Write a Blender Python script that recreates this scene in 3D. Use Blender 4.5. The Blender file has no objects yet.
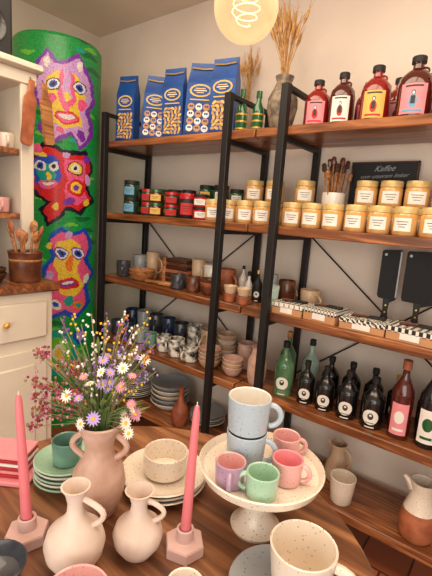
import bpy, bmesh, math, random
from mathutils import Vector, Matrix
random.seed(7)
pi=math.pi
def lin(c):
    o=[]
    for v in c:
        v=v/255.
        o.append(v/12.92 if v<=.04045 else ((v+.055)/1.055)**2.4)
    return (o[0],o[1],o[2],1.)
MC={}
def mat(name,col,rough=.5,metal=0.,kind=None,col2=None,scale=20.,trans=0.,emit=0.,coat=0.,bump=0.):
    if name in MC: return MC[name]
    m=bpy.data.materials.new(name); m.use_nodes=True; MC[name]=m
    n=m.node_tree.nodes; L=m.node_tree.links; b=n['Principled BSDF']
    b.inputs['Roughness'].default_value=rough; b.inputs['Metallic'].default_value=metal
    b.inputs['Coat Weight'].default_value=coat
    c1=lin(col); c2=lin(col2) if col2 else tuple([x*.8 for x in c1[:3]]+[1.])
    b.inputs['Base Color'].default_value=c1
    tc=n.new('ShaderNodeTexCoord'); out=tc.outputs['Object']
    def noise(s,det=4.,src=None,dist=0.):
        t=n.new('ShaderNodeTexNoise'); t.inputs['Scale'].default_value=s; t.inputs['Detail'].default_value=det; t.inputs['Distortion'].default_value=dist
        L.new(src or out,t.inputs['Vector']); return t
    def ramp(src,p,cs):
        r=n.new('ShaderNodeValToRGB'); e=r.color_ramp.elements
        while len(e)<len(p): e.new(.5)
        for i,(a,c) in enumerate(zip(p,cs)): e[i].position=a; e[i].color=c
        L.new(src,r.inputs['Fac']); return r
    if kind is None:
        t=noise(scale); r=ramp(t.outputs['Fac'],[.3,.7],[tuple(x*.9 for x in c1[:3])+(1,),c1]); L.new(r.outputs['Color'],b.inputs['Base Color'])
    elif kind=='mottle':
        t=noise(scale,6); r=ramp(t.outputs['Fac'],[.38,.62],[c2,c1]); L.new(r.outputs['Color'],b.inputs['Base Color'])
    elif kind=='speck':
        t=n.new('ShaderNodeTexVoronoi'); t.inputs['Scale'].default_value=scale; L.new(out,t.inputs['Vector'])
        r=ramp(t.outputs['Distance'],[.12,.2],[c2,c1]); L.new(r.outputs['Color'],b.inputs['Base Color'])
    elif kind=='wood':
        mp=n.new('ShaderNodeMapping'); mp.inputs['Scale'].default_value=(1.2,14,14); L.new(out,mp.inputs['Vector'])
        t=noise(scale,8,mp.outputs['Vector'],1.2); c3=tuple(x*.4 for x in c2[:3])+(1,)
        r=ramp(t.outputs['Fac'],[.3,.5,.72],[c3,c2,c1]); L.new(r.outputs['Color'],b.inputs['Base Color'])
        bu=n.new('ShaderNodeBump'); bu.inputs['Strength'].default_value=.15; L.new(t.outputs['Fac'],bu.inputs['Height']); L.new(bu.outputs['Normal'],b.inputs['Normal'])
    elif kind=='mosaic':
        t=n.new('ShaderNodeTexVoronoi'); t.inputs['Scale'].default_value=scale; L.new(out,t.inputs['Vector'])
        sp=n.new('ShaderNodeSeparateColor'); L.new(t.outputs['Color'],sp.inputs['Color'])
        r=ramp(sp.outputs['Red'],[0.,.4,1.],[c2,c1,tuple(min(1,x*1.12) for x in c1[:3])+(1,)])
        e=n.new('ShaderNodeTexVoronoi'); e.feature='DISTANCE_TO_EDGE'; e.inputs['Scale'].default_value=scale; L.new(out,e.inputs['Vector'])
        g=ramp(e.outputs['Distance'],[.02,.06],[(.6,.6,.6,1),(1,1,1,1)])
        mx=n.new('ShaderNodeMix'); mx.data_type='RGBA'; mx.blend_type='MULTIPLY'; mx.inputs[0].default_value=1.
        L.new(r.outputs['Color'],mx.inputs[6]); L.new(g.outputs['Color'],mx.inputs[7]); L.new(mx.outputs[2],b.inputs['Base Color'])
    elif kind in('check','zig'):
        mp=n.new('ShaderNodeMapping'); L.new(out,mp.inputs['Vector']); 
        if kind=='check': mp.inputs['Rotation'].default_value=(0,0,.785)
        t=n.new('ShaderNodeTexChecker') if kind=='check' else n.new('ShaderNodeTexWave')
        L.new(mp.outputs['Vector'],t.inputs['Vector']); t.inputs['Scale'].default_value=scale
        if kind=='zig':
            t.inputs['Distortion'].default_value=6; t.inputs['Detail Scale'].default_value=3; t.bands_direction='DIAGONAL'
        r=ramp(t.outputs['Fac'],[.45,.55],[c1,c2]); L.new(r.outputs['Color'],b.inputs['Base Color'])
    elif kind=='brick':
        t=n.new('ShaderNodeTexBrick'); L.new(out,t.inputs['Vector']); t.inputs['Scale'].default_value=scale
        t.inputs['Color1'].default_value=c1; t.inputs['Color2'].default_value=c2; t.inputs['Mortar'].default_value=tuple(x*.3 for x in c2[:3])+(1,); t.inputs['Mortar Size'].default_value=.012
        t.inputs['Row Height'].default_value=.5
        L.new(t.outputs['Color'],b.inputs['Base Color'])
    if bump:
        t=noise(30,6); bu=n.new('ShaderNodeBump'); bu.inputs['Strength'].default_value=bump; bu.inputs['Distance'].default_value=.01
        L.new(t.outputs['Fac'],bu.inputs['Height']); L.new(bu.outputs['Normal'],b.inputs['Normal'])
    if trans: b.inputs['Transmission Weight'].default_value=trans; b.inputs['IOR'].default_value=1.4
    if emit: b.inputs['Emission Color'].default_value=c1; b.inputs['Emission Strength'].default_value=emit
    return m
# ---------------- builder
I4=Matrix.Identity(4)
class B:
    def __init__(s): s.v=[];s.f=[];s.mi=[];s.ml=[]
    def M(s,m):
        if m not in s.ml: s.ml.append(m)
        return s.ml.index(m)
    def add(s,vs,fs,m,T=None):
        o=len(s.v); T=T or I4; k=s.M(m)
        s.v+=[tuple(T@Vector(v)) for v in vs]
        for f in fs: s.f.append(tuple(i+o for i in f)); s.mi.append(k)
    def lathe(s,prof,m,T=None,seg=28,sx=1,sy=1):
        vs=[];rings=[]
        for r,z in prof:
            if r<1e-5: rings.append([len(vs)]); vs.append((0,0,z))
            else:
                rings.append(list(range(len(vs),len(vs)+seg)))
                vs+=[(r*sx*math.cos(2*pi*i/seg),r*sy*math.sin(2*pi*i/seg),z) for i in range(seg)]
        fs=[]
        for a,b in zip(rings,rings[1:]):
            for i in range(seg):
                j=(i+1)%seg
                if len(a)==1 and len(b)==1: break
                if len(a)==1: fs.append((a[0],b[j],b[i]))
                elif len(b)==1: fs.append((a[i],a[j],b[0]))
                else: fs.append((a[i],a[j],b[j],b[i]))
        s.add(vs,fs,m,T)
    def ball(s,c,r,m,seg=8,rz=None,T=None):
        rz=rz or r; n=max(4,seg//2+1)
        prof=[(r*math.sin(pi*i/n) if 0<i<n else 0,-rz*math.cos(pi*i/n)) for i in range(n+1)]
        s.lathe(prof,m,(T or I4)@Matrix.Translation(c),seg)
    def box(s,c,d,m,bev=.003,T=None):
        bm=bmesh.new(); bmesh.ops.create_cube(bm,size=1); bmesh.ops.scale(bm,vec=d,verts=bm.verts)
        bev=min(bev,min(d)*.4)
        if bev>0: bmesh.ops.bevel(bm,geom=bm.edges[:],offset=bev,segments=1,affect='EDGES')
        bm.verts.index_update()
        s.add([tuple(v.co+Vector(c)) for v in bm.verts],[[v.index for v in f.verts] for f in bm.faces],m,T); bm.free()
    def tube(s,pts,r,m,seg=8,T=None,flat=1.):
        pts=[Vector(p) for p in pts]; n=len(pts); rs=r if isinstance(r,(list,tuple)) else [r]*n
        vs=[];up=None
        for i,p in enumerate(pts):
            t=(pts[min(i+1,n-1)]-pts[max(i-1,0)]).normalized()
            if up is None: up=t.orthogonal().normalized()
            up=(up-t*up.dot(t)).normalized(); bb=t.cross(up)
            for k in range(seg):
                a=2*pi*k/seg; vs.append(tuple(p+(up*math.cos(a)+bb*math.sin(a)*flat)*rs[i]))
        fs=[(i*seg+k,i*seg+(k+1)%seg,(i+1)*seg+(k+1)%seg,(i+1)*seg+k) for i in range(n-1) for k in range(seg)]
        fs.append(tuple(range(seg-1,-1,-1))); fs.append(tuple((n-1)*seg+k for k in range(seg)))
        s.add(vs,fs,m,T)
    def prism(s,poly,y0,y1,m,T=None):
        n=len(poly); vs=[(x,y0,z) for x,z in poly]+[(x,y1,z) for x,z in poly]
        fs=[tuple(range(n)),tuple(range(2*n-1,n-1,-1))]+[(i,i+n,(i+1)%n+n,(i+1)%n) for i in range(n)]
        s.add(vs,fs,m,T)
    def disc(s,cx,cz,rx,rz,y,m,T=None,seg=14):
        s.add([(cx+rx*math.cos(2*pi*i/seg),y,cz+rz*math.sin(2*pi*i/seg)) for i in range(seg)],[tuple(range(seg))],m,T)
    def patch(s,r,cz,w,h,ang,m,rect=True,T=None,off=.0012,da=0.):
        R=r+off; N=24; K=5; vs=[(0,0)]
        for k in range(1,K+1):
            for i in range(N):
                a=2*pi*i/N; x,z=math.cos(a),math.sin(a)
                if rect: q=max(abs(x),abs(z)); x/=q; z/=q
                vs.append((x*w/2*k/K,z*h/2*k/K))
        V=[(R*math.cos(ang+(x+da)/R),R*math.sin(ang+(x+da)/R),cz+z) for x,z in vs]
        fs=[(0,1+i,1+(i+1)%N) for i in range(N)]
        for k in range(K-1):
            o=1+k*N
            fs+=[(o+i,o+N+i,o+N+(i+1)%N,o+(i+1)%N) for i in range(N)]
        s.add(V,fs,m,T)
    def done(s,name,loc=(0,0,0),rz=0.,parent=None,ang=40):
        me=bpy.data.meshes.new(name); me.from_pydata(s.v,[],s.f)
        for m in s.ml: me.materials.append(m)
        me.polygons.foreach_set('material_index',s.mi)
        me.polygons.foreach_set('use_smooth',[True]*len(s.f)); me.update()
        bm=bmesh.new(); bm.from_mesh(me); bmesh.ops.recalc_face_normals(bm,faces=bm.faces); bm.to_mesh(me); bm.free()
        try: me.set_sharp_from_angle(angle=math.radians(ang))
        except Exception: pass
        o=bpy.data.objects.new(name,me); bpy.context.collection.objects.link(o)
        o.location=loc; o.rotation_euler=(0,0,rz)
        if parent: o.parent=parent
        return o
def face(x,y,k=.7):
    a=math.atan2(-y,-x); return -pi/2+(a+pi/2)*k
TR=Matrix.Translation
# ---------------- materials
WALL=mat('wall_plaster',(240,224,208),.9,bump=.15,scale=3)
CEIL=mat('ceiling_plaster',(240,220,200),.9,bump=.1,scale=3)
FLOOR=mat('floor_tiles',(168,94,60),.45,kind='brick',col2=(136,72,46),scale=2.5)
WOOD=mat('shelf_wood',(184,116,66),.35,kind='wood',col2=(126,72,38),scale=2.2,coat=.2)
TABLE=mat('table_wood',(168,116,76),.4,kind='wood',col2=(120,76,48),scale=2.,coat=.15)
LWOOD=mat('light_wood',(204,146,92),.5,kind='wood',col2=(168,110,64),scale=4)
DWOOD=mat('dark_wood',(94,58,38),.5,kind='wood',col2=(66,40,26),scale=4)
STEEL=mat('black_steel',(30,27,27),.5,metal=.2)
CREAM=mat('cream_paint',(228,216,196),.55,scale=6)
BLACK=mat('black_gloss',(16,15,16),.2,coat=.5)
BLKM=mat('black_matte',(22,21,23),.6)
WHITE=mat('white_glaze',(236,229,218),.25,coat=.4)
CRSP=mat('cream_speckle',(230,216,198),.3,kind='speck',col2=(150,120,98),scale=130,coat=.4)
PINK=mat('pink_glaze',(222,166,162),.3,kind='speck',col2=(180,120,120),scale=130,coat=.4)
BLUSH=mat('blush_matte',(214,178,160),.55,kind='mottle',col2=(196,156,136),scale=25)
LILAC=mat('lilac_glaze',(172,140,164),.3,kind='speck',col2=(120,96,120),scale=130,coat=.4)
MINT=mat('mint_glaze',(164,200,172),.3,kind='speck',col2=(120,160,138),scale=130,coat=.4)
BLUEG=mat('blue_grey_glaze',(176,190,200),.4,kind='speck',col2=(112,128,144),scale=140,coat=.3)
TEAL=mat('teal_glaze',(112,154,136),.3,kind='mottle',col2=(84,126,114),coat=.4)
GREY=mat('grey_glaze',(156,160,162),.35,kind='speck',col2=(112,112,116),scale=100,coat=.3)
DGREY=mat('dark_glaze',(70,72,78),.3,kind='mottle',col2=(44,46,54),coat=.4)
NAVY=mat('navy_glaze',(50,72,106),.3,kind='mottle',col2=(30,38,58),coat=.4)
BROWN=mat('brown_glaze',(116,68,42),.3,kind='mottle',col2=(86,46,30),coat=.4)
TERRA=mat('terracotta',(182,108,72),.55,kind='mottle',col2=(152,84,54))
SAND=mat('sand_glaze',(208,178,144),.4,kind='speck',col2=(160,126,98),scale=90,coat=.2)
BW=mat('painted_bw',(236,230,216),.35,kind='mottle',col2=(22,20,22),scale=28,coat=.3)
CANDLE=mat('pink_wax',(226,122,130),.45); CANDLE.node_tree.nodes['Principled BSDF'].inputs['Subsurface Weight'].default_value=.1
HOLD=mat('holder_pink',(216,180,172),.6)
RED=mat('red_lacquer',(184,28,32),.3,coat=.4)
GREEN=mat('green_glass',(24,90,44),.15,coat=.6)
GRNJ=mat('green_jar',(36,66,44),.2,coat=.5)
REDB=mat('red_liqueur',(140,26,20),.12,coat=.7)
BRNB=mat('amber_bottle',(80,26,16),.12,coat=.7)
GOLD=mat('gold_foil',(222,176,84),.35,metal=.5)
YELP=mat('yellow_print',(240,200,96),.6)
HONEY=mat('honey',(222,176,112),.15,coat=.6,kind='mottle',col2=(208,152,82))
LID=mat('gold_lid',(222,192,128),.35,metal=.25)
PAPER=mat('paper_white',(242,236,226),.7)
INK=mat('ink',(60,52,50),.7)
LPINK=mat('label_pink',(238,146,154),.7)
LYEL=mat('label_yellow',(236,186,96),.7)
LRED=mat('label_red',(200,46,44),.7)
LBLUE=mat('label_blue',(110,166,200),.7)
BAGB=mat('bag_blue',(22,82,160),.35,kind='mottle',col2=(14,62,134),scale=9)
BAGD=mat('bag_blue_dark',(16,42,98),.5)
NUT=mat('almond_print',(206,150,92),.6)
CLEAR=mat('gin_glass',(200,218,210),.08,coat=.8,kind='mottle',col2=(144,172,154),scale=8)
CLEARG=mat('green_clear_glass',(112,154,112),.08,coat=.8,kind='mottle',col2=(60,104,68),scale=8)
WHEAT=mat('wheat',(214,166,102),.8,kind='mottle',col2=(174,126,70),scale=60)
STEM=mat('stem_green',(110,132,74),.7)
KRAFT=mat('kraft_card',(196,144,98),.7)
P1=mat('pattern_check',(28,26,26),.6,kind='check',col2=(236,228,214),scale=55)
P2=mat('pattern_zig',(30,28,28),.6,kind='zig',col2=(238,230,216),scale=28)
P3=mat('pattern_check_fine',(40,38,38),.6,kind='check',col2=(230,224,212),scale=90)
# ---------------- room
def room(name,c,d,m):
    b=B(); b.box((0,0,0),d,m,0); return b.done(name,c)
CZ=2.73
room('floor',(.0,.3,-.05),(5.9,3.7,.1),FLOOR)
room('ceiling',(.0,.3,CZ+.05),(5.9,3.7,.1),CEIL)
room('wall_back',(.0,2.08,CZ/2),(5.9,.1,CZ),WALL)
room('wall_left',(-2.89,.24,CZ/2),(.1,3.58,CZ),WALL)
room('baseboard_back',(.06,2.02,.05),(5.7,.02,.1),CREAM)
# ---------------- painted mosaic column
def inpoly(x,y,P):
    c=False;j=len(P)-1
    for i in range(len(P)):
        xi,yi=P[i];xj,yj=P[j]
        if (yi>y)!=(yj>y) and x<(xj-xi)*(y-yi)/(yj-yi)+xi: c=not c
        j=i
    return c
def mo(n,a,c): return mat('mosaic_'+n,a,.4,kind='mosaic',col2=c,scale=150,coat=.12)
mz=dict(g=mo('green',(22,164,74),(10,132,62)),t=mo('teal',(16,172,158),(10,140,132)),
 l=mo('lilac',(214,168,226),(190,140,212)),y=mo('yellow',(246,214,64),(236,184,44)),
 p=mo('pink',(244,98,150),(228,70,130)),r=mo('red',(222,34,38),(196,22,36)),
 b=mo('blue',(24,84,206),(16,60,176)),w=mo('white',(244,238,230),(228,220,222)),
 u=mo('purple',(132,54,180),(104,38,152)),k=mat('mosaic_black',(20,20,40),.3),o=mo('orange',(244,130,36),(228,106,30)),
 m=mo('lime',(120,204,58),(84,184,54)),d=mo('deep_green',(8,112,62),(6,92,54)))
SH=[]
def P(c,*pts): SH.append((c,list(pts)))
def E(c,x,y,a,bb): SH.append((c,(x,y,a,bb)))
for yy in range(30,560,13): E('m',16+((yy*7)%76),yy,7,2.2); E('d',92-((yy*5)%70),yy+6,9,2.6); E('t',20+((yy*3)%70),yy+3,5,2)
P('u',(35,70),(46,50),(56,63),(64,59),(76,50),(89,68),(95,90),(89,104),(94,128),(79,146),(70,132),(60,137),(50,146),(38,131),(43,112),(33,100))
P('l',(38,72),(46,55),(54,66),(64,64),(76,55),(85,70),(91,90),(84,104),(89,128),(78,141),(70,128),(60,132),(51,141),(43,130),(48,112),(37,100))
P('y',(46,77),(56,72),(66,70),(76,74),(84,90),(78,104),(80,120),(66,126),(52,122),(52,106),(45,94))
P('p',(57,76),(64,62),(72,76),(74,98),(66,110),(56,98)); P('l',(62,64),(67,64),(70,96),(61,98))
E('p',50,99,4.5,6);E('p',80,99,4.5,6)
E('k',53,85,7,6);E('w',53,85,6,5);E('b',53,85,3.6,3.6);E('k',53,85,1.8,1.8);E('k',78,83,7,6);E('w',78,83,6,5);E('b',78,83,3.6,3.6);E('k',78,83,1.8,1.8);E('r',65,115,12,6.5);E('p',65,115,10,5);E('w',65,114,8,2.4);E('y',65,94,3,5);E('u',48,128,4,6);E('u',80,130,4,6);E('w',47,64,3,5);E('w',78,62,3,5);E('p',60,128,4,3)
P('k',(55,144),(70,148),(86,144),(94,165),(87,180),(95,198),(81,214),(66,210),(58,221),(48,228),(39,212),(46,202),(36,199),(25,178),(30,157),(44,140))
P('r',(57,149),(70,153),(84,149),(91,165),(84,180),(91,196),(80,209),(66,205),(58,216),(49,223),(43,212),(51,201),(40,197),(29,178),(34,160),(46,145))
P('p',(62,156),(72,157),(82,154),(86,166),(81,180),(87,194),(76,204),(64,198),(66,176))
E('u',46,171,15,18);E('b',46,171,13.5,16.5);E('t',46,173,9,11);E('w',41,166,6,5);E('b',41,166,3.4,3.4);E('k',41,166,1.6,1.6);E('w',54,166,4.5,5);E('k',54,166,2,2.4);E('p',48,184,9,4.5);E('w',48,183,6,1.6);E('y',48,175,2.5,4);E('y',40,154,6,3);E('o',31,178,3,5)
E('k',75,165,8,7);E('y',75,165,7,6);E('w',75,165,4.4,4);E('k',75,165,2,2);E('r',76,185,9,9);E('y',76,185,6,6);E('u',76,185,3,3);E('u',68,200,6,4);E('l',87,176,3,6);E('p',38,149,5,5);E('u',86,154,4,4);E('y',56,207,3,4);E('l',65,152,4,3);E('y',86,200,3,4)
P('b',(48,237),(62,227),(72,234),(86,227),(95,250),(89,262),(97,280),(89,296),(94,314),(77,333),(64,324),(50,333),(40,308),(48,294),(40,276),(50,262))
P('p',(50,241),(62,232),(72,238),(84,232),(91,250),(84,262),(93,280),(84,296),(89,312),(76,327),(64,318),(52,327),(45,308),(54,294),(45,276),(56,262))
P('y',(57,244),(68,240),(82,246),(82,262),(77,276),(86,292),(74,306),(59,300),(58,284),(54,268))
E('u',61,256,7,7);E('w',61,256,6,5.6);E('b',61,256,4,4);E('k',61,256,1.8,1.8);E('u',78,256,7,7);E('w',78,256,6,5.6);E('b',78,256,4,4);E('k',78,256,1.8,1.8);E('o',70,268,4,9);E('r',69,290,12,6.5);E('u',69,290,8,3.4);E('w',69,289,6,1.6);E('w',56,314,6,6);E('b',56,314,3,3);E('o',79,315,7,5);E('t',79,315,3,3);E('l',49,282,4,7);E('w',88,286,3,6);E('t',70,310,5,6);E('l',68,236,4,4);E('y',50,248,3,4)
E('t',60,370,20,28);E('m',60,370,13,19);E('w',60,370,7,11);E('y',60,370,4,7);E('b',82,352,7,10);E('l',82,352,4,6);E('p',38,345,7,8);E('l',84,400,8,13);E('p',84,400,4,8);E('t',40,420,12,13);E('y',66,425,9,9);E('p',66,425,5,5)
def mural(x,y):
    x+=.9*math.sin(y*.31)+.4*math.sin(y*.9+x*.2); y+=.8*math.sin(x*.37)
    k='g'
    for c,s in SH:
        if isinstance(s,list):
            if inpoly(x,y,s): k=c
        else:
            if ((x-s[0])/s[2])**2+((y-s[1])/s[3])**2<1: k=c
    return k
def column():
    b=B(); R=.26; H=2.42; N=300; NZ=460; cx,cy=-2.527,1.503
    base=math.atan2(-cy,-cx); keys=list(mz); b.ml=[mz[k] for k in keys]
    for j in range(NZ+1):
        z=H*j/NZ; rr=R if j<NZ-3 else R-.004*(j-NZ+3)
        for i in range(N):
            a=base+2*pi*i/N; b.v.append((rr*math.cos(a),rr*math.sin(a),z))
    for j in range(NZ):
        y=206-(H*(j+.5)/NZ-1.45)*176
        for i in range(N):
            a=2*pi*(i+.5)/N; 
            if a>pi: a-=2*pi
            x=57+45*(a if abs(a)>pi/2 else math.sin(a)); 
            b.f.append((j*N+i,j*N+(i+1)%N,(j+1)*N+(i+1)%N,(j+1)*N+i)); b.mi.append(keys.index(mural(x,y)) if abs(a)<1.7 else 0)
    b.f.append(tuple(NZ*N+i for i in range(N))); b.mi.append(0)
    b.done('mosaic_column',(cx,cy,0))
column()
# ---------------- shelving
SZ=[1.872,1.435,1.027,.615,.214]; T=.04
def shelf(x0,x1,xa,xb):
    b=B()
    for z in SZ: b.box(((x0+x1)/2,1.812,z-T/2),(x1-x0,.325,T),WOOD,.004)
    for x in (xa,xb):
        b.box((x,1.631,1.02),(.036,.034,2.04),STEEL,.002)
        b.box((x,1.997,1.02),(.030,.034,2.04),STEEL,.002)
        for z in SZ: b.box((x,1.812,z-T-.012),(.026,.37,.022),STEEL,.001)
        b.box((x,1.812,2.03),(.026,.37,.02),STEEL,.001)
    for za,zb in ((.62,1.4),(1.4,.62)):
        b.tube([(xa,2.012,za),(xb,2.012,zb)],.004,STEEL,6)
    b.box(((xa+xb)/2,1.997,SZ[4]-.055),(xb-xa,.02,.02),STEEL,.001)
    b.done('shelving_unit')
shelf(-2.25,-1.108,-2.208,-1.256)
shelf(-1.100,.06,-.949,.02)
# ---------------- generic makers
def mug(name,x,y,z,r,h,m,ha=0.,mi=None,taper=.9,hw=.42,hr=.006,handle=True,foot=None):
    b=B(); mi=mi or m
    b.lathe([(0,0),(r*taper*.86,0),(r*taper,h*.06),(r*(taper*.5+.5),h*.5),(r,h-.002),(r-.0015,h)],m)
    b.lathe([(r-.0015,h),(r-.004,h-.002),(r*(taper*.5+.5)-.006,h*.5),(r*taper-.008,h*.1),(0,h*.08)],mi)
    if handle:
        pts=[]
        for i in range(11):
            a=-pi/2+pi*i/10; rad=r*.96+math.cos(a)*h*hw
            pts.append((rad*math.cos(ha),rad*math.sin(ha),h*.5+math.sin(a)*h*.3))
        b.tube(pts,hr,m,8)
    return b.done(name,(x,y,z))
def stack_plates(name,x,y,z,r,n,m,gap=.014,bowl=False):
    b=B()
    for i in range(n):
        o=TR((0,0,i*gap)); hh=.05 if bowl else .02; k=r*(1-.02*(i%2))
        b.lathe([(0,0),(k*.55,0),(k*.62,.003),(k*.9,hh*.6),(k,hh),(k-.003,hh+.002),(k*.88,hh*.6+.005),(k*.6,.008),(0,.007)],m[i%len(m)],o,36)
    return b.done(name,(x,y,z))
def jar(name,x,y,z,r,h,body,lid,label=None,n=1,ink=True):
    b=B()
    for i in range(n):
        o=TR((0,0,i*h)); A=face(x,y)+random.uniform(-.2,.2)
        b.lathe([(0,0),(r*.9,0),(r,.006),(r,h*.7),(r*.9,h*.77)],body,o,24)
        b.lathe([(r*.9,h*.77),(r*.96,h*.78),(r*.96,h*.98),(r*.93,h),(0,h)],lid,o,24)
        if label:
            b.patch(r,h*.38,r*1.5,h*.46,A,label,T=o)
            if ink:
                for k in range(3): b.patch(r,h*(.48-.09*k),r*(1.,.8,.55)[k],h*.022,A,INK,T=o,off=.002)
    return b.done(name,(x,y,z))
def squat_bottle(x,y,z,r,h,body,label,acc,cap=BLKM):
    b=B(); A=face(x,y)
    b.lathe([(0,0),(r*.93,0),(r,.008),(r,h*.54),(r*.93,h*.66),(r*.6,h*.76),(r*.33,h*.81),(r*.3,h*.88),(r*.36,h*.885),(r*.36,h*.9)],body,None,30)
    b.lathe([(r*.36,h*.9),(r*.42,h*.9),(r*.42,h-.003),(r*.38,h),(0,h)],cap,None,20)
    a2=A+1.2
    b.tube([((r*.3+math.sin(t)*r*.36)*math.cos(a2),(r*.3+math.sin(t)*r*.36)*math.sin(a2),h*.76+h*.06*math.cos(t)) for t in [pi*i/8 for i in range(9)]],.004,body,6)
    # label with a small robed figure printed on it
    b.patch(r,h*.3,r*1.5,h*.46,A,label); b.patch(r,h*.12,r*1.1,h*.03,A,acc,off=.002); b.patch(r,h*.49,r*1.0,h*.025,A,INK,off=.002)
    b.patch(r,h*.26,r*.46,h*.2,A,acc,rect=False,off=.002); b.patch(r,h*.28,r*.24,h*.12,A,INK,off=.0026); b.patch(r,h*.39,r*.22,h*.075,A,INK,rect=False,off=.0024); b.patch(r,h*.385,r*.14,h*.05,A,PAPER,rect=False,off=.003)
    return b.done('liqueur_bottle',(x,y,z))
def tall_bottle(name,x,y,z,r,h,body,label,cap,acc=INK,round_label=True,neck=.28,sh=.62):
    b=B(); A=face(x,y)
    b.lathe([(0,0),(r*.93,0),(r,.006),(r,h*(sh-.1)),(r*.95,h*(sh-.03)),(r*.6,h*(sh+.07)),(r*neck*1.1,h*(sh+.14)),(r*neck,h*(sh+.18)),(r*neck,h*.9)],body,None,26)
    b.lathe([(r*neck,h*.88),(r*neck*1.3,h*.885),(r*neck*1.3,h-.002),(r*neck*1.1,h),(0,h)],cap,None,16)
    hh=h*(sh-.12)
    if round_label:
        b.patch(r,hh*.5,r*1.35,r*1.35,A,label,rect=False); b.patch(r,hh*.54,r*.5,r*.6,A,acc,rect=False,off=.002); b.patch(r,hh*.58,r*.22,r*.2,A,label,off=.0026,rect=False); b.patch(r,hh*.28,r*.7,.003,A,acc,off=.002)
        b.patch(r,hh*.1,r*.8,.005,A,label)
    else:
        b.patch(r,hh*.5,r*1.6,hh*.75,A,label); b.patch(r,hh*.55,r*.9,hh*.3,A,acc,rect=False,off=.002); b.patch(r,hh*.25,r*1.,hh*.06,A,acc,off=.002)
    return b.done(name,(x,y,z))
# ---------------- top shelf
z=SZ[0]
def bag(x,w,h,y=1.77,rz=.35,var=0,tilt=0.):
    b=B(); d=.07
    vs=[(-w/2,-d/2,0),(w/2,-d/2,0),(w/2,d/2,0),(-w/2,d/2,0),(-w/2,-d/2,h*.72),(w/2,-d/2,h*.72),(w/2,d/2,h*.72),(-w/2,d/2,h*.72),
        (-w*.49,-.008,h*.9),(w*.49,-.008,h*.9),(w*.49,.008,h*.9),(-w*.49,.008,h*.9),(-w*.49,-.005,h),(w*.49,-.005,h),(w*.49,.005,h),(-w*.49,.005,h)]
    fs=[(0,1,2,3)]
    for k in (0,4,8): fs+=[(k,k+1,k+5,k+4),(k+1,k+2,k+6,k+5),(k+2,k+3,k+7,k+6),(k+3,k,k+4,k+7)]
    fs.append((12,13,14,15)); b.add(vs,fs,BAGB)
    yf=-d/2-.001
    b.box((0,yf,h*.03),(w,.002,h*.06),BAGD,0)
    b.disc(0,h*.62,w*.40,h*.085,yf-.001,YELP); b.disc(0,h*.62,w*.33,h*.065,yf-.002,BAGB)
    for k in range(3): b.box((0,yf-.003,h*(.645-.026*k)),(w*(.36,.46,.26)[k],.001,h*.012),(YELP,PAPER,YELP)[k],0)
    b.box((0,yf-.001,h*.50),(w*.7,.001,h*.014),YELP,0)
    if var%2==0:
        for i in range(5):
            for j in range(8):
                T_=TR(((i-2)*w*.17+(j%2)*w*.04,yf-.0015,h*(.1+j*.047)))@Matrix.Rotation((i*7+j*5)%6*.5,4,'Y')
                b.disc(0,0,w*.10,w*.055,-.0002*(j+i),(NUT,LID,NUT,YELP)[(i+j+var)%4],T=T_,seg=9)
    else:
        for i in range(3):
            for j in range(4):
                cx,cz=(i-1)*w*.28,h*(.12+j*.095); b.disc(cx,cz,w*.13,w*.12,yf-.0015,(PAPER,NUT)[(i+j)%2],seg=12); b.disc(cx-w*.035,cz+.003,w*.035,w*.04,yf-.002,BAGB,seg=8); b.disc(cx+w*.035,cz+.003,w*.035,w*.04,yf-.002,BAGB,seg=8)
    # crumpled top fold and tie
    b.tube([(-w*.42,-.012,h*.93),(0,-.014,h*.915),(w*.42,-.012,h*.93)],.004,GOLD,6)
    o=b.done('snack_bag',(x,y,z+abs(math.sin(tilt))*w/2),rz,ang=20); o.rotation_euler=Matrix.Rotation(rz,3,'Z').to_4x4().__matmul__(Matrix.Rotation(tilt,4,'Y')).to_euler()
for i,(x,w,h,rz,t) in enumerate([(-2.165,.13,.41,.3,.0),(-1.925,.145,.37,.55,.07),(-1.745,.13,.39,.3,-.03),(-1.565,.155,.385,.42,.05),(-1.388,.14,.385,.25,-.02)]): bag(x,w,h,var=i,rz=rz,tilt=t)
bag(-2.11,.12,.34,1.92,.3,1,.04); bag(-1.84,.12,.35,1.92,.2,0,-.04); bag(-1.65,.12,.36,1.93,.4,1)
for x,h in ((-1.262,.215),(-1.165,.195)):
    b=B(); r=.029
    b.lathe([(0,0),(r,0),(r,h*.5),(r*.9,h*.6),(r*.42,h*.75),(r*.4,h*.86)],GREEN,None,20); b.lathe([(r*.42,h*.84),(r*.5,h*.84),(r*.5,h),(0,h)],GREEN,None,14)
    for k in range(3): b.lathe([(r+.001,h*(.1+.16*k)),(r+.0015,h*(.12+.16*k)),(r+.001,h*(.14+.16*k))],GOLD,None,20)
    b.done('oil_bottle',(x,1.75,z))
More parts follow.
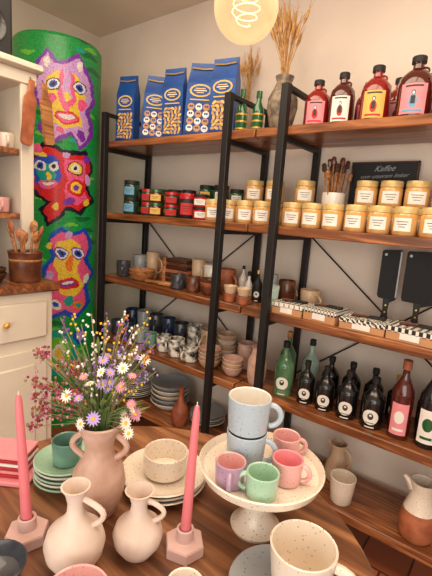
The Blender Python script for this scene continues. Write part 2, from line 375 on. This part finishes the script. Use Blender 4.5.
def wheat(b,base,n,h,spread,rng=0):
    for i in range(n):
        a=random.uniform(0,2*pi); s=random.uniform(0,spread); hh=h*random.uniform(.72,1.)
        p0=Vector((base[0]+.008*math.cos(a),base[1]+.008*math.sin(a),base[2])); p1=p0+Vector((s*math.cos(a),s*math.sin(a),hh)); pm=(p0+p1)/2+Vector((0,0,.02))-Vector((s*.25*math.cos(a),s*.25*math.sin(a),0))
        b.tube([p0,pm,p1],.0016,WHEAT,5)
        d=(p1-pm).normalized(); q=d.to_track_quat('Z','Y').to_matrix().to_4x4()
        b.lathe([(0,-.02),(.006,-.005),(.008,.01),(.006,.035),(.001,.055)],WHEAT,TR(p1)@q,6)
        for k in range(3): b.tube([p1+d*.03,p1+d*.09+Vector((random.uniform(-.012,.012),random.uniform(-.012,.012),0))],.0007,WHEAT,3)
b=B(); b.lathe([(0,0),(.035,0),(.055,.03),(.072,.11),(.07,.15),(.045,.2),(.035,.225),(.044,.25),(.04,.25),(.03,.22),(.03,.15),(0,.14)],mat('raku_vase',(160,140,116),.4,kind='mottle',col2=(100,88,76),scale=30))
wheat(b,(0,0,.16),34,.33,.085); b.done('wheat_vase',(-1.045,1.77,z))
b=B(); b.lathe([(0,0),(.03,0),(.035,.05),(.03,.12),(.012,.16),(.014,.2),(.01,.2),(.008,.14),(0,.13)],SAND); wheat(b,(0,0,.14),14,.30,.05); b.done('dried_flower_vase',(-1.375,1.95,z))
for x,r,h,bd,lb,ac in [(-.861,.055,.205,REDB,LPINK,LRED),(-.748,.052,.22,BRNB,PAPER,LRED),(-.607,.058,.225,REDB,LYEL,LRED),(-.458,.064,.235,BRNB,LPINK,LBLUE)]:
    squat_bottle(x,1.76,z,r,h,bd,lb,ac)
for x in (-.80,-.69,-.56,-.43,-.30): squat_bottle(x,1.905,z,.05,.215,REDB,LPINK,INK)
squat_bottle(-.30,1.76,z,.06,.23,REDB,PAPER,LRED)
# ---------------- shelf 2
z=SZ[1]
jar('preserve_jar',-2.09,1.76,z,.05,.105,GRNJ,BLKM,LBLUE,2); jar('preserve_jar',-1.95,1.78,z,.046,.08,GRNJ,RED,LRED,2)
jar('preserve_jar',-1.835,1.74,z,.046,.078,BRNB,GREEN,LYEL,2); jar('preserve_jar',-1.725,1.76,z,.047,.072,GRNJ,RED,LRED,2); jar('preserve_jar',-1.60,1.76,z,.05,.14,BLKM,RED,LRED,1)
jar('preserve_jar',-1.49,1.75,z,.045,.068,RED,BLKM,PAPER,2)
for x in (-2.24,-2.12,-1.98,-1.86,-1.74): jar('preserve_jar',x+.02,1.9,z,.045,.085,GRNJ,BLKM,LYEL,2)
jar('preserve_jar',-1.58,1.9,z,.045,.1,GREEN,BLKM,LYEL,2); jar('preserve_jar',-1.47,1.9,z,.045,.1,GRNJ,BLKM,PAPER,2); jar('preserve_jar',-1.36,1.9,z,.04,.09,GREEN,BLKM,PAPER,2)
for x in (-1.40,-1.30,-1.195,-1.09,-.925,-.823,-.723,-.622,-.522,-.422,-.322,-.22): jar('honey_jar',x,1.75,z,.046,.112,HONEY,LID,PAPER)
for x in (-1.225,-1.10,-.93,-.63,-.525,-.42,-.315): jar('honey_jar',x,1.87,z,.048,.112,HONEY,LID,PAPER,2)
b=B(); b.lathe([(0,0),(.045,0),(.052,.02),(.055,.17),(.05,.17),(.045,.03),(0,.02)],WHITE)
for i in range(18):
    a=i*2.4; s=.012+.03*(i%4)/3; p0=Vector((s*.5*math.cos(a),s*.5*math.sin(a),.03)); p1=Vector((s*1.7*math.cos(a),s*1.7*math.sin(a),.24+.03*(i%3)))
    b.tube([p0,p1],.0035,LWOOD,6); q=(p1-p0).to_track_quat('Z','Y').to_matrix().to_4x4()
    b.lathe([(0,-.012),(.010,-.008),(.012,0),(.010,.012),(.012,.016),(.009,.026),(0,.03)],(LWOOD,DWOOD,BROWN)[i%3],TR(p1)@q,8)
b.done('honey_dipper_pot',(-.785,1.88,z))
b=B(); w,h=.30,.325
b.box((0,0,h/2),(w,.012,h),BLKM,.002)
for c,d in (((0,-.004,h-.004),(w,.018,.008)),((0,-.004,.006),(w,.018,.012)),((-w/2+.004,-.004,h/2),(.008,.018,h)),((w/2-.004,-.004,h/2),(.008,.018,h))): b.box(c,d,DWOOD,.001)
sign=b.done('chalkboard_sign',(-.60,1.985,z))
for t,s,zz in (('Kaffee',.036,.282),('vom unserem Imker',.026,.252)):
    cu=bpy.data.curves.new('chalk_text','FONT'); cu.body=t; cu.size=s; cu.align_x='CENTER'; cu.shear=.6; cu.extrude=.0003; cu.materials.append(GREY)
    o=bpy.data.objects.new('chalk_text',cu); bpy.context.collection.objects.link(o); o.parent=sign; o.location=(0,-.009,zz); o.rotation_euler=(pi/2,-.04,0)
# ---------------- shelf 3
z=SZ[2]
mug('ceramic_mug',-2.12,1.74,z,.048,.10,DGREY,-.8); mug('ceramic_mug',-2.10,1.87,z,.05,.14,GREY,-.2); mug('ceramic_mug',-1.99,1.88,z,.045,.17,SAND,-.2); mug('ceramic_mug',-1.90,1.90,z,.04,.13,TERRA,-.2)
stack_plates('wooden_bowl',-1.93,1.735,z,.085,2,[LWOOD],.018,True)
b=B(); b.lathe([(0,0),(.022,0),(.026,.05),(.02,.09),(.012,.10),(.018,.12),(.018,.15),(0,.165)],LWOOD,None,16); b.done('wooden_pepper_mill',(-1.83,1.84,z))
b=B(); b.tube([(-.09,0,.012),(-.02,0,.014),(.02,0,.014)],[.010,.009,.014],LWOOD,8); b.box((.06,0,.014),(.09,.05,.024),LWOOD,.006); b.done('wooden_brush',(-1.76,1.71,z),.2)
b=B()
for i in range(7): b.box((.004*math.sin(i*3),.003*math.cos(i*5),.0115+i*.0225),(.17,.13,.021),(DWOOD,BROWN,DWOOD,TERRA)[i%4],.002)
b.done('soap_bar_stack',(-1.71,1.87,z))
mug('ceramic_mug',-1.61,1.73,z,.045,.085,DGREY,-.6); mug('ceramic_mug',-1.50,1.74,z,.045,.085,BROWN,-.6)
mug('ceramic_mug',-1.48,1.88,z,.05,.15,WHITE,-.4); mug('ceramic_mug',-1.37,1.88,z,.05,.14,TERRA,-.4); mug('ceramic_mug',-1.585,1.88,z,.045,.17,SAND,-.4)
stack_plates('ceramic_bowl',-1.375,1.74,z,.06,3,[BROWN,TERRA],.02,True)
for x in (-1.21,-1.125): 
    for k in range(2): mug('espresso_cup',x,1.70,z+k*.042,.037,.042,(TERRA,SAND)[k],0,handle=False,taper=.75)
b=B(); b.lathe([(0,0),(.02,0),(.021,.08),(.008,.11),(.008,.13)],WHITE,None,16); b.lathe([(.01,.128),(.011,.15),(0,.155)],BLKM,None,12); b.done('dropper_bottle',(-1.19,1.84,z))
tall_bottle('glass_bottle',-1.12,1.82,z,.024,.17,BLKM,PAPER,GOLD); tall_bottle('glass_bottle',-1.27,1.90,z,.024,.17,WHITE,PAPER,BLKM)
mug('drinking_glass',-.975,1.72,z,.036,.12,CLEAR,handle=False,taper=.85); mug('drinking_glass',-1.04,1.82,z,.034,.16,GREY,handle=False,taper=.85)
mug('ceramic_mug',-.99,1.90,z,.045,.13,BROWN,-.5); mug('ceramic_mug',-.86,1.91,z,.05,.10,SAND,-.5)
def gift(x,y,w,d,h,pm,rz):
    b=B(); b.box((0,0,h*.3),(w,d,h*.6),KRAFT,.002); b.box((0,0,h*.8),(w+.003,d+.003,h*.4),pm,.002); b.box((0,-d/2-.0015,h*.4),(w*.4,.001,h*.45),PAPER,0)
    b.tube([(-w*.32,-.02,h+.006),(w*.1,.01,h+.006)],.006,DWOOD,6); b.box((w*.22,.012,h+.006),(.07,.03,.010),BLKM,.002); b.box((-w*.1,.03,h+.003),(.09,.02,.005),TERRA,.001)
    b.done('patterned_gift_box',(x,y,z),rz)
gift(-.865,1.735,.15,.13,.055,P1,.05); gift(-.70,1.745,.155,.135,.06,P3,-.06); gift(-.515,1.74,.185,.14,.05,P2,.04); gift(-.32,1.735,.18,.14,.055,P1,-.05); gift(-.12,1.74,.17,.14,.055,P2,0)
CLV=mat('cleaver_steel',(20,18,19),.7)
def cleaver(x,w,h,rz):
    b=B(); hb=h*.36
    b.prism([(-w/2,hb+.012),(-w/2+.006,hb),(-.012,hb-.004),(.014,hb-.02),(w*.5-.004,hb-.004),(w/2,hb+.006),(w/2,h-.004),(w/2-.004,h),(-w/2+.006,h-.006),(-w/2,h-.012)],-.003,.003,CLV)
    b.prism([(w/2-.007,hb+.006),(w/2-.001,hb+.008),(w/2-.001,h-.008),(w/2-.007,h-.008)],-.0035,-.003,GREY)
    b.disc(-w/2+.016,h-.026,.006,.006,-.0035,GREY,seg=12)
    b.prism([(-.013,.006),(.015,.006),(.017,h*.1),(.012,h*.2),(.016,hb),(-.013,hb),(-.009,h*.2),(-.015,h*.1)],-.010,.010,BLKM)
    for k in (.1,.18,.27): b.disc(.001,h*k,.004,.004,-.0105,GOLD,seg=8)
    b.box((0,0,.006),(.06,.05,.012),DWOOD,.002)
    b.done('kitchen_cleaver',(x,1.90,z),rz)
cleaver(-.49,.082,.345,.3); cleaver(-.362,.13,.35,.25)
# ---------------- shelf 4
z=SZ[3]
for x,y,r,h,m in [(-2.17,1.75,.047,.10,DGREY),(-2.05,1.73,.05,.10,NAVY),(-1.93,1.75,.05,.09,GREY),(-2.17,1.88,.05,.16,NAVY),(-2.05,1.88,.05,.17,GREY),(-1.93,1.88,.048,.17,DGREY),(-1.82,1.73,.045,.09,TEAL),(-1.81,1.88,.045,.17,NAVY),
    (-1.71,1.74,.048,.10,BW),(-1.595,1.73,.05,.11,BW),(-1.70,1.88,.05,.16,DGREY),(-1.585,1.88,.05,.17,BW),(-1.48,1.73,.048,.1,BW),(-1.47,1.88,.05,.17,SAND)]:
    mug('stoneware_mug',x,y,z,r,h,m,random.uniform(-1.6,-.2))
stack_plates('ceramic_bowl',-1.345,1.74,z,.065,4,[SAND,BLUSH],.022,True); stack_plates('ceramic_bowl',-1.34,1.89,z,.06,5,[SAND,CRSP],.03,True)
stack_plates('ceramic_bowl',-1.19,1.75,z,.06,3,[BLUSH,SAND],.022,True); mug('stoneware_mug',-1.20,1.89,z,.05,.15,BLUSH,-.5)
b=B(); b.lathe([(0,0),(.04,0),(.05,.04),(.05,.12),(.035,.16),(.03,.19),(.036,.2),(.03,.2),(.026,.16),(0,.15)],BLUSH); b.done('ceramic_vase',(-1.035,1.75,z))
tall_bottle('gin_bottle',-.873,1.74,z,.047,.27,CLEARG,PAPER,BLKM,GREEN); tall_bottle('gin_bottle',-.80,1.88,z,.043,.27,CLEAR,PAPER,BLKM,INK); tall_bottle('gin_bottle',-.93,1.88,z,.042,.28,CLEARG,PAPER,LWOOD)
for x,r,h in ((-.752,.041,.205),(-.655,.043,.205),(-.55,.046,.215),(-.438,.049,.22)): tall_bottle('liquor_bottle',x,1.74,z,r,h,BLACK,PAPER,BLKM)
for x in (-.69,-.585,-.48,-.375,-.25,-.14): tall_bottle('liquor_bottle',x,1.88,z,.043,.21,BLACK,PAPER,GOLD if x>-.4 else BLKM)
tall_bottle('wine_bottle',-.325,1.73,z,.043,.33,BRNB,LPINK,TERRA,PAPER,False,.32,.66); tall_bottle('wine_bottle',-.22,1.74,z,.045,.34,BLACK,PAPER,BLKM,GREEN,False,.32,.66); tall_bottle('wine_bottle',-.11,1.74,z,.045,.34,BLACK,LYEL,BLKM,GREEN,False,.32,.66)
# ---------------- shelf 5
z=SZ[4]
stack_plates('dinner_plate_stack',-2.02,1.80,z,.125,8,[GREY,WHITE,CRSP]); stack_plates('serving_bowl_stack',-1.72,1.83,z,.125,5,[WHITE,GREY,CRSP],.03,True)
stack_plates('dinner_plate_stack',-1.42,1.86,z,.11,4,[WHITE,GREY])
b=B(); b.lathe([(0,0),(.035,0),(.05,.03),(.055,.07),(.04,.12),(.016,.16),(.014,.215),(.02,.235),(.015,.235),(.01,.2),(0,.19)],mat('rust_vase',(166,92,60),.5,kind='mottle',col2=(130,66,44))); b.done('bottle_vase',(-1.505,1.70,z))
b=B(); b.lathe([(0,0),(.018,0),(.018,.17),(.012,.175),(0,.174)],PAPER,None,20); b.tube([(0,0,.17),(0,0,.185)],.0012,INK,4); b.done('pillar_candle',(-1.31,1.71,z))
stack_plates('ceramic_bowl',-1.10,1.83,z,.09,3,[BLUSH,CRSP],.03,True); stack_plates('ceramic_bowl',-.85,1.84,z,.09,3,[SAND,CRSP],.03,True)
def jug(name,x,y,z,r,h,m1,m2,ha):
    b=B(); b.lathe([(0,0),(r*.8,0),(r*.95,h*.06),(r,h*.3),(r*.86,h*.5)],m1); b.lathe([(r*.86,h*.5),(r*.62,h*.72),(r*.6,h*.85),(r*.72,h),(r*.66,h),(r*.55,h*.84),(r*.55,h*.5),(0,h*.4)],m2)
    pts=[((r*.62+math.cos(a)*r*.6)*math.cos(ha),(r*.62+math.cos(a)*r*.6)*math.sin(ha),h*.62+math.sin(a)*h*.26) for a in [-pi/2+pi*i/10 for i in range(11)]]
    b.tube(pts,.008,m2,8)
    s=Vector((-math.cos(ha),-math.sin(ha),0)); b.tube([s*r*.45+Vector((0,0,h*.84)),s*r*.75+Vector((0,0,h*.95)),s*r*1.05+Vector((0,0,h*1.02))],[r*.3,r*.2,r*.1],m2,8)
    b.done(name,(x,y,z))
jug('ceramic_jug',-.60,1.87,z,.055,.19,SAND,SAND,0); jug('ceramic_jug',-.20,1.735,z,.07,.25,TERRA,CRSP,.2)
mug('ceramic_cup',-.515,1.725,z,.058,.125,CRSP,handle=False,taper=.8)
# ---------------- hutch
b=B(); x0,x1,y0,y1=-2.35,-1.75,-.35,1.02
b.box(((x0+x1)/2,(y0+y1)/2,.55),(x1-x0,y1-y0,1.02),CREAM,.006); b.box(((x0+x1)/2,(y0+y1)/2,.04),(x1-x0-.03,y1-y0-.03,.08),CREAM,.002)
b.box(((x0+x1)/2+.005,(y0+y1)/2,1.08),(x1-x0+.05,y1-y0+.05,.04),WOOD,.008)
n=3; wy=(y1-y0)/n
for i in range(n):
    cy=y0+wy*(i+.5)
    b.box((x1+.008,cy,.93),(.018,wy-.07,.17),CREAM,.006); b.ball((x1+.03,cy,.93),.014,GOLD)
    b.box((x1+.006,cy,.45),(.014,wy-.07,.68),CREAM,.004); b.box((x1+.014,cy,.45),(.012,wy-.19,.54),CREAM,.006); b.ball((x1+.03,cy+wy*.35,.5),.014,GOLD)
ux=-1.90
b.box((x0+.01,(y0+y1)/2,1.57),(.02,y1-y0-.04,.94),CREAM,.002)
for yy in (y0+.03,y0+wy,y0+2*wy,y1-.045): b.box(((ux+x0)/2,yy,1.56),(ux-x0,.03,.93),CREAM,.003); b.box((ux,yy,1.56),(.02,.06,.93),CREAM,.003)
for zz in (1.39,1.68): b.box(((ux+x0)/2,(y0+y1)/2,zz),(ux-x0-.01,y1-y0-.06,.025),WOOD,.002)
b.box(((ux+x0)/2,(y0+y1)/2,2.0),(ux-x0+.03,y1-y0,.06),CREAM,.006); b.box(((ux+x0)/2+.01,(y0+y1)/2,2.045),(ux-x0+.07,y1-y0+.04,.035),CREAM,.01)
b.done('hutch_cabinet')
for yy,zz,m in ((.93,1.693,CRSP),(.84,1.693,PINK),(.9,1.403,PINK),(.80,1.403,WHITE),(.74,1.693,MINT),(.70,1.403,LILAC)): mug('teacup',-2.0,yy,zz,.04,.07,m,-.3)
stack_plates('saucer_stack',-2.15,.86,1.403,.06,6,[WHITE,PINK])
for k,(yy,ll,rz) in enumerate(((.985,.27,.0),(1.035,.25,.0))):
    b=B(); b.prism([(-.028,-ll),(-.02,-ll-.012),(.02,-ll-.012),(.028,-ll),(.03,-.08),(.012,-.05),(.011,0),(-.011,0),(-.012,-.05),(-.03,-.08)],-.007,.007,(TERRA,LWOOD)[k],Matrix.Rotation(.12*(1-2*k),4,'Y'))
    b.tube([(0,0,-.01),(0,.012,.015)],.002,INK,4)
    b.done('wooden_serving_board',(-1.868+.012*k,yy,1.99),pi/2+.25)
b=B(); b.lathe([(0,0),(.062,0),(.068,.01),(.07,.10),(.073,.13),(.076,.135),(.074,.14),(.066,.135),(.062,.02),(0,.015)],BROWN); b.lathe([(.0705,.095),(.0725,.1),(.0705,.105)],LWOOD)
for i in range(7):
    a=i*.9+.3; p0=Vector((.02*math.cos(a),.02*math.sin(a),.03)); p1=Vector((.062*math.cos(a),.062*math.sin(a),.19+.02*(i%3))); d=(p1-p0).normalized()
    b.tube([p0,p1],.006,LWOOD,6); b.lathe([(0,-.015),(.012,-.01),(.021,.015),(.018,.038),(0,.05)],(LWOOD,TERRA)[i%2],TR(p1)@d.to_track_quat('Z','Y').to_matrix().to_4x4(),10,1,.4)
b.done('utensil_crock',(-1.818,.925,1.10))
stack_plates('wooden_bowl',-1.81,.76,1.10,.07,2,[DWOOD],.02,True)
b=B(); b.box((0,0,.155),(.22,.22,.31),BLKM,.012); b.lathe([(.075,0),(.08,.004),(.07,.003),(.03,-.006),(0,.002)],BLACK,TR((.111,0,.12))@Matrix.Rotation(pi/2,4,'Y')); b.lathe([(.03,0),(.034,.004),(.02,.002),(0,.004)],BLACK,TR((.111,0,.24))@Matrix.Rotation(pi/2,4,'Y')); b.done('loudspeaker',(-2.03,.82,2.063))
# ---------------- round display table
b=B(); R=.485
b.lathe([(0,-.035),(R-.01,-.035),(R,-.028),(R,-.006),(R-.006,0),(0,0)],TABLE,TR((0,0,.80)),72)
b.lathe([(R-.05,-.035),(R-.05,-.10),(R-.07,-.10),(R-.07,-.035)],TABLE,TR((0,0,.80)),48)
b.lathe([(0,.06),(.05,.06),(.06,.2),(.04,.32),(.055,.5),(.05,.7),(0,.7)],TABLE)
for i in range(3):
    a=i*2*pi/3+.5; c,s=math.cos(a),math.sin(a); b.tube([(0,0,.16),(.18*c,.18*s,.12),(.34*c,.34*s,.025)],[.035,.03,.025],TABLE,8)
b.done('round_table',(-.528,.462,0))
z=.80
def candle(x,y,h,lean):
    b=B(); pr=[]
    for zz,r in ((0,.039),(.003,.041),(.022,.041),(.025,.039)): pr.append((r,zz))
    b.lathe([(0,0)]+pr+[(.022,.025)],HOLD,None,6); b.lathe([(.022,.025),(.0175,.027),(.017,.05),(.015,.052),(.012,.05),(.012,.03),(0,.03)],HOLD,None,24); b.done('candle_holder',(x,y,z),.3,ang=25)
    b=B(); b.tube([(0,0,0),(lean[0]*.5,lean[1]*.5,h*.5),(lean[0]*.97,lean[1]*.97,h*.95),(lean[0],lean[1],h)],[.0105,.009,.0065,.004],CANDLE,16); b.tube([(lean[0],lean[1],h),(lean[0],lean[1],h+.008)],.001,PAPER,4); b.done('taper_candle',(x,y,z+.031))
candle(-.692,.352,.27,(-.014,-.008)); candle(-.4475,.542,.275,(.006,.003))
def amphora(name,x,y,r,h,m,ha,neckr=.3,two=False):
    b=B(); b.lathe([(0,0),(r*.5,0),(r*.62,h*.03),(r*.93,h*.2),(r,h*.33),(r*.88,h*.46),(r*.5,h*.58),(r*neckr,h*.68),(r*neckr*.9,h*.8),(r*neckr*1.2,h*.92),(r*neckr*1.7,h),(r*neckr*1.5,h),(r*neckr*.7,h*.85),(r*neckr*.7,h*.65),(0,h*.5)],m,None,32)
    for s in ((0,pi) if two else (0,)):
        a0=ha+s; pts=[((r*neckr*.9+math.sin(t)*r*.62+r*.15*t/pi)*math.cos(a0),(r*neckr*.9+math.sin(t)*r*.62+r*.15*t/pi)*math.sin(a0),h*.86-h*.36*t/pi) for t in [pi*i/10 for i in range(11)]]
        b.tube(pts,r*.1,m,8)
    return b.done(name,(x,y,z))
BIS=mat('bisque_white',(226,206,192),.6,kind='mottle',col2=(212,190,174),scale=20)
amphora('amphora_vase',-.570,.378,.054,.165,BIS,.64,.28); amphora('amphora_vase',-.511,.4766,.048,.135,BIS,.64,.34)
# vase + bouquet
b=B(); b.lathe([(0,0),(.03,0),(.036,.005),(.05,.04),(.057,.075),(.052,.105),(.034,.135),(.028,.15),(.031,.17),(.042,.2),(.05,.214),(.047,.217),(.038,.2),(.026,.17),(.022,.15),(.03,.12),(0,.1)],BLUSH,None,36)
for a0 in (.64,.64+pi):
    b.tube([((.030+math.sin(t)*.028)*math.cos(a0),(.030+math.sin(t)*.028)*math.sin(a0),.19-.06*t/pi) for t in [pi*i/10 for i in range(11)]],.0065,BLUSH,8)
b.done('handled_vase',(-.655,.49,z))
b=B(); rv=Vector((.783,.617,0)); fv=Vector((-.61,.79,0))
BURG=mat('burgundy_flower',(138,44,66),.8,kind='mottle',col2=(176,84,98),scale=200); LAV=mat('lavender_petals',(188,158,220),.7); WPET=mat('white_petals',(246,240,230),.7); YEL=mat('yellow_centre',(238,190,60),.8); PUR=mat('purple_flower',(124,76,158),.8); PPNK=mat('pink_petals',(216,142,168),.7); DRY=mat('dry_stem',(150,128,84),.8); ORG=mat('orange_bud',(230,136,60),.8)
def stem(tx,td,tz,m=STEM):
    p1=rv*tx+fv*td+Vector((0,0,tz)); p0=rv*tx*.08+fv*td*.08+Vector((0,0,-.06)); pm=rv*tx*.35+fv*td*.35+Vector((0,0,tz*.45)); b.tube([p0,pm,p1],.0011,m,4); return p1,(p1-pm).normalized()
def daisy(p,d,r,pm,rn):
    q=TR(p)@(d*.7+Vector((.25+rn.uniform(-.6,.6),-.35+rn.uniform(-.6,.6),.2))).normalized().to_track_quat('Z','Y').to_matrix().to_4x4()
    for k in range(13):
        a=2*pi*k/13; R_=q@Matrix.Rotation(a,4,'Z'); w=r*.13; dz=rn.uniform(-.002,.003)
        b.add([(r*.18,-w*.5,0),(r*.6,-w,.002),(r,0,dz),(r*.6,w,.002),(r*.18,w*.5,0)],[(0,1,2,3,4)],pm,R_)
    b.ball((0,0,.001),r*.27,YEL,6,r*.18,T=q)
rnd=random.Random(5)
for i in range(24):
    p,d=stem(rnd.uniform(-.135,-.03),rnd.uniform(-.05,.05),rnd.uniform(.0,.14),DRY)
    for k in range(18): b.ball(tuple(p+Vector((rnd.gauss(0,.009),rnd.gauss(0,.009),rnd.gauss(0,.008)))),.0032,(BURG,BURG,PPNK,DRY)[k%4],5)
for i in range(44):
    p,d=stem(rnd.uniform(-.06,.085),rnd.uniform(-.065,.04),rnd.uniform(.0,.15)); daisy(p,d,rnd.uniform(.009,.016),(WPET,LAV,WPET,LAV,WPET,PPNK)[i%6],rnd)
for i in range(58):
    t=rnd.uniform(-.08,.11); p,d=stem(t,rnd.uniform(-.04,.05),rnd.uniform(.08,.235),DRY if i%2 else STEM)
    c=(WPET,PUR,YEL,WPET,LAV,ORG,YEL,PUR)[i%8]
    for k in range(8): b.ball(tuple(p-d*(.006*k)+Vector((rnd.gauss(0,.005),rnd.gauss(0,.005),rnd.gauss(0,.004)))),.0027,c,5)
for i in range(70):
    p,d=stem(rnd.uniform(-.09,.085),rnd.uniform(-.05,.05),rnd.uniform(.0,.16))
    q=TR(p)@d.to_track_quat('Z','Y').to_matrix().to_4x4(); b.add([(0,0,-.02),(.006,0,0),(0,0,.022),(-.006,0,0)],[(0,1,2,3)],STEM,q)
b.done('flower_bouquet',(-.655,.49,1.012))
# plates
stack_plates('plate_stack',-.622,.655,z,.104,3,[CRSP,WHITE,CRSP],.010)
b=B(); b.lathe([(0,0),(.04,0),(.05,.008),(.053,.03),(.054,.058),(.052,.06),(.050,.058),(.048,.03),(.044,.012),(0,.009)],CRSP,None,36); b.done('serving_bowl',(-.622,.66,z+.0275))
stack_plates('salad_plate_stack',-.80,.505,z,.075,5,[MINT,WHITE],.010); mug('ceramic_cup',-.80,.505,z+.0475,.035,.06,TEAL,handle=False)
b=B(); b.box((0,0,.006),(.15,.11,.012),LPINK,.003)
for i in range(6): b.box((.002*(i%2),0,.0165+i*.009),(.11,.08,.008),(RED,LPINK,RED,PAPER)[i%4],.002)
b.done('napkin_tray',(-.925,.425,z),.6)
# cake stand
b=B(); b.lathe([(0,0),(.052,0),(.054,.006),(.04,.018),(.028,.04),(.026,.09),(.034,.115),(.09,.122),(.125,.132),(.132,.15),(.129,.152),(.120,.138),(.09,.134),(0,.133)],CRSP,None,48); b.done('cake_stand',(-.380,.696,z))
zp=z+.1335
mug('large_mug',-.418,.69,zp,.043,.078,BLUEG,.4,hw=.3); mug('large_mug',-.418,.69,zp+.078,.046,.078,BLUEG,.55,mi=WHITE,hw=.3,hr=.006)
mug('espresso_mug',-.367,.778,zp,.031,.052,PINK,.7,hw=.3,hr=.005); mug('espresso_mug',-.400,.611,zp,.031,.052,LILAC,-1.0,mi=PINK,hw=.3,hr=.005)
mug('espresso_mug',-.335,.625,zp,.032,.052,MINT,3.6,hw=.3,hr=.005); mug('espresso_mug',-.322,.700,zp,.032,.052,PINK,.3,mi=LPINK,hw=.3,hr=.005)
# foreground
stack_plates('side_plate',-.262,.585,z,.088,1,[GREY]); mug('coffee_mug',-.2285,.598,z+.008,.058,.105,CRSP,.2,hw=.4,hr=.009,taper=.8)
mug('ceramic_cup',-.465,.312,z,.05,.075,PINK,0,handle=False); mug('espresso_cup',-.36,.445,z,.032,.06,CRSP,0,handle=False)
b=B(); b.lathe([(0,0),(.025,0),(.045,.02),(.055,.045),(.052,.046),(.042,.022),(0,.008)],DGREY); b.done('small_bowl',(-.635,.262,z))
# ---------------- pendant bulb
b=B(); r=.087; GL=mat('bulb_glass',(255,206,160),.05,emit=.55)
nt=GL.node_tree; n=nt.nodes; tr=n.new('ShaderNodeBsdfTransparent'); mx=n.new('ShaderNodeMixShader'); lw=n.new('ShaderNodeLayerWeight'); lw.inputs['Blend'].default_value=.35
ma=n.new('ShaderNodeMath'); ma.operation='MULTIPLY_ADD'; ma.inputs[1].default_value=.6; ma.inputs[2].default_value=.28; nt.links.new(lw.outputs['Facing'],ma.inputs[0])
tr.inputs[0].default_value=(1,.93,.86,1)
nt.links.new(ma.outputs[0],mx.inputs[0]); nt.links.new(tr.outputs[0],mx.inputs[1]); nt.links.new(n['Principled BSDF'].outputs[0],mx.inputs[2]); nt.links.new(mx.outputs[0],n['Material Output'].inputs['Surface'])
FIL=mat('filament',(255,196,110),.5,emit=9.)
b.lathe([(0,-r)]+[(r*math.sin(t),-r*math.cos(t)) for t in [pi*i/20 for i in range(1,18)]]+[(.02,r*1.08)],GL,None,36)
b.lathe([(.02,r*1.05),(.024,r*1.06),(.024,r*1.06+.06),(.008,r*1.06+.075),(0,r*1.06+.075)],BLKM,None,20)
b.tube([(0,0,r*1.06+.07),(0,0,CZ-2.0155)],.003,BLKM,6); b.lathe([(0,CZ-2.0155-.03),(.045,CZ-2.0155-.028),(.05,CZ-2.0155-.001)],BLKM,None,20)
b.tube([(0,0,r),(0,0,.02)],.006,CLEAR,8)
b.tube([((.012+.026*abs(math.sin(t*.5)))*math.cos(t*4),(.012+.026*abs(math.sin(t*.5)))*math.sin(t*4),-.045+.085*t/(2*pi)) for t in [2*pi*i/80 for i in range(81)]],.0012,FIL,5)
b.done('pendant_bulb',(-.719,.978,2.0155))
# ---------------- lights
def area(name,loc,rot,sx,sy,e,col):
    l=bpy.data.lights.new(name,'AREA'); l.shape='RECTANGLE'; l.size=sx; l.size_y=sy; l.energy=e; l.color=col
    o=bpy.data.objects.new(name,l); bpy.context.collection.objects.link(o); o.location=loc; o.rotation_euler=rot; return o
area('ceiling_light',(-1.1,.7,2.70),(0,0,0),1.6,1.0,30,(1,.84,.64))
area('ceiling_light',(.4,.7,2.70),(0,0,0),1.2,1.0,20,(1,.84,.64))
area('window_light',(.5,-1.5,1.3),(math.radians(88),0,math.radians(16)),2.8,2.0,58,(1,.93,.84))
w=bpy.data.worlds.new('world'); bpy.context.scene.world=w; w.use_nodes=True; w.node_tree.nodes['Background'].inputs[0].default_value=(1,.91,.80,1); w.node_tree.nodes['Background'].inputs[1].default_value=.56
bpy.context.scene.view_settings.view_transform='Standard'
# ---------------- camera
cd=bpy.data.cameras.new('camera'); cam=bpy.data.objects.new('camera',cd); bpy.context.collection.objects.link(cam)
F=Vector((-.6001,.7817,-.1695)).normalized(); Rv=Vector((.7834,.6172,.0730)); Rv=(Rv-F*Rv.dot(F)).normalized(); U=Rv.cross(F)
m=Matrix((Rv,U,-F)).transposed().to_4x4(); m.translation=(0,0,1.45); cam.matrix_world=m
cd.sensor_fit='VERTICAL'; cd.sensor_height=24; cd.lens=405.78/576*24; cd.clip_start=.02
bpy.context.scene.camera=cam
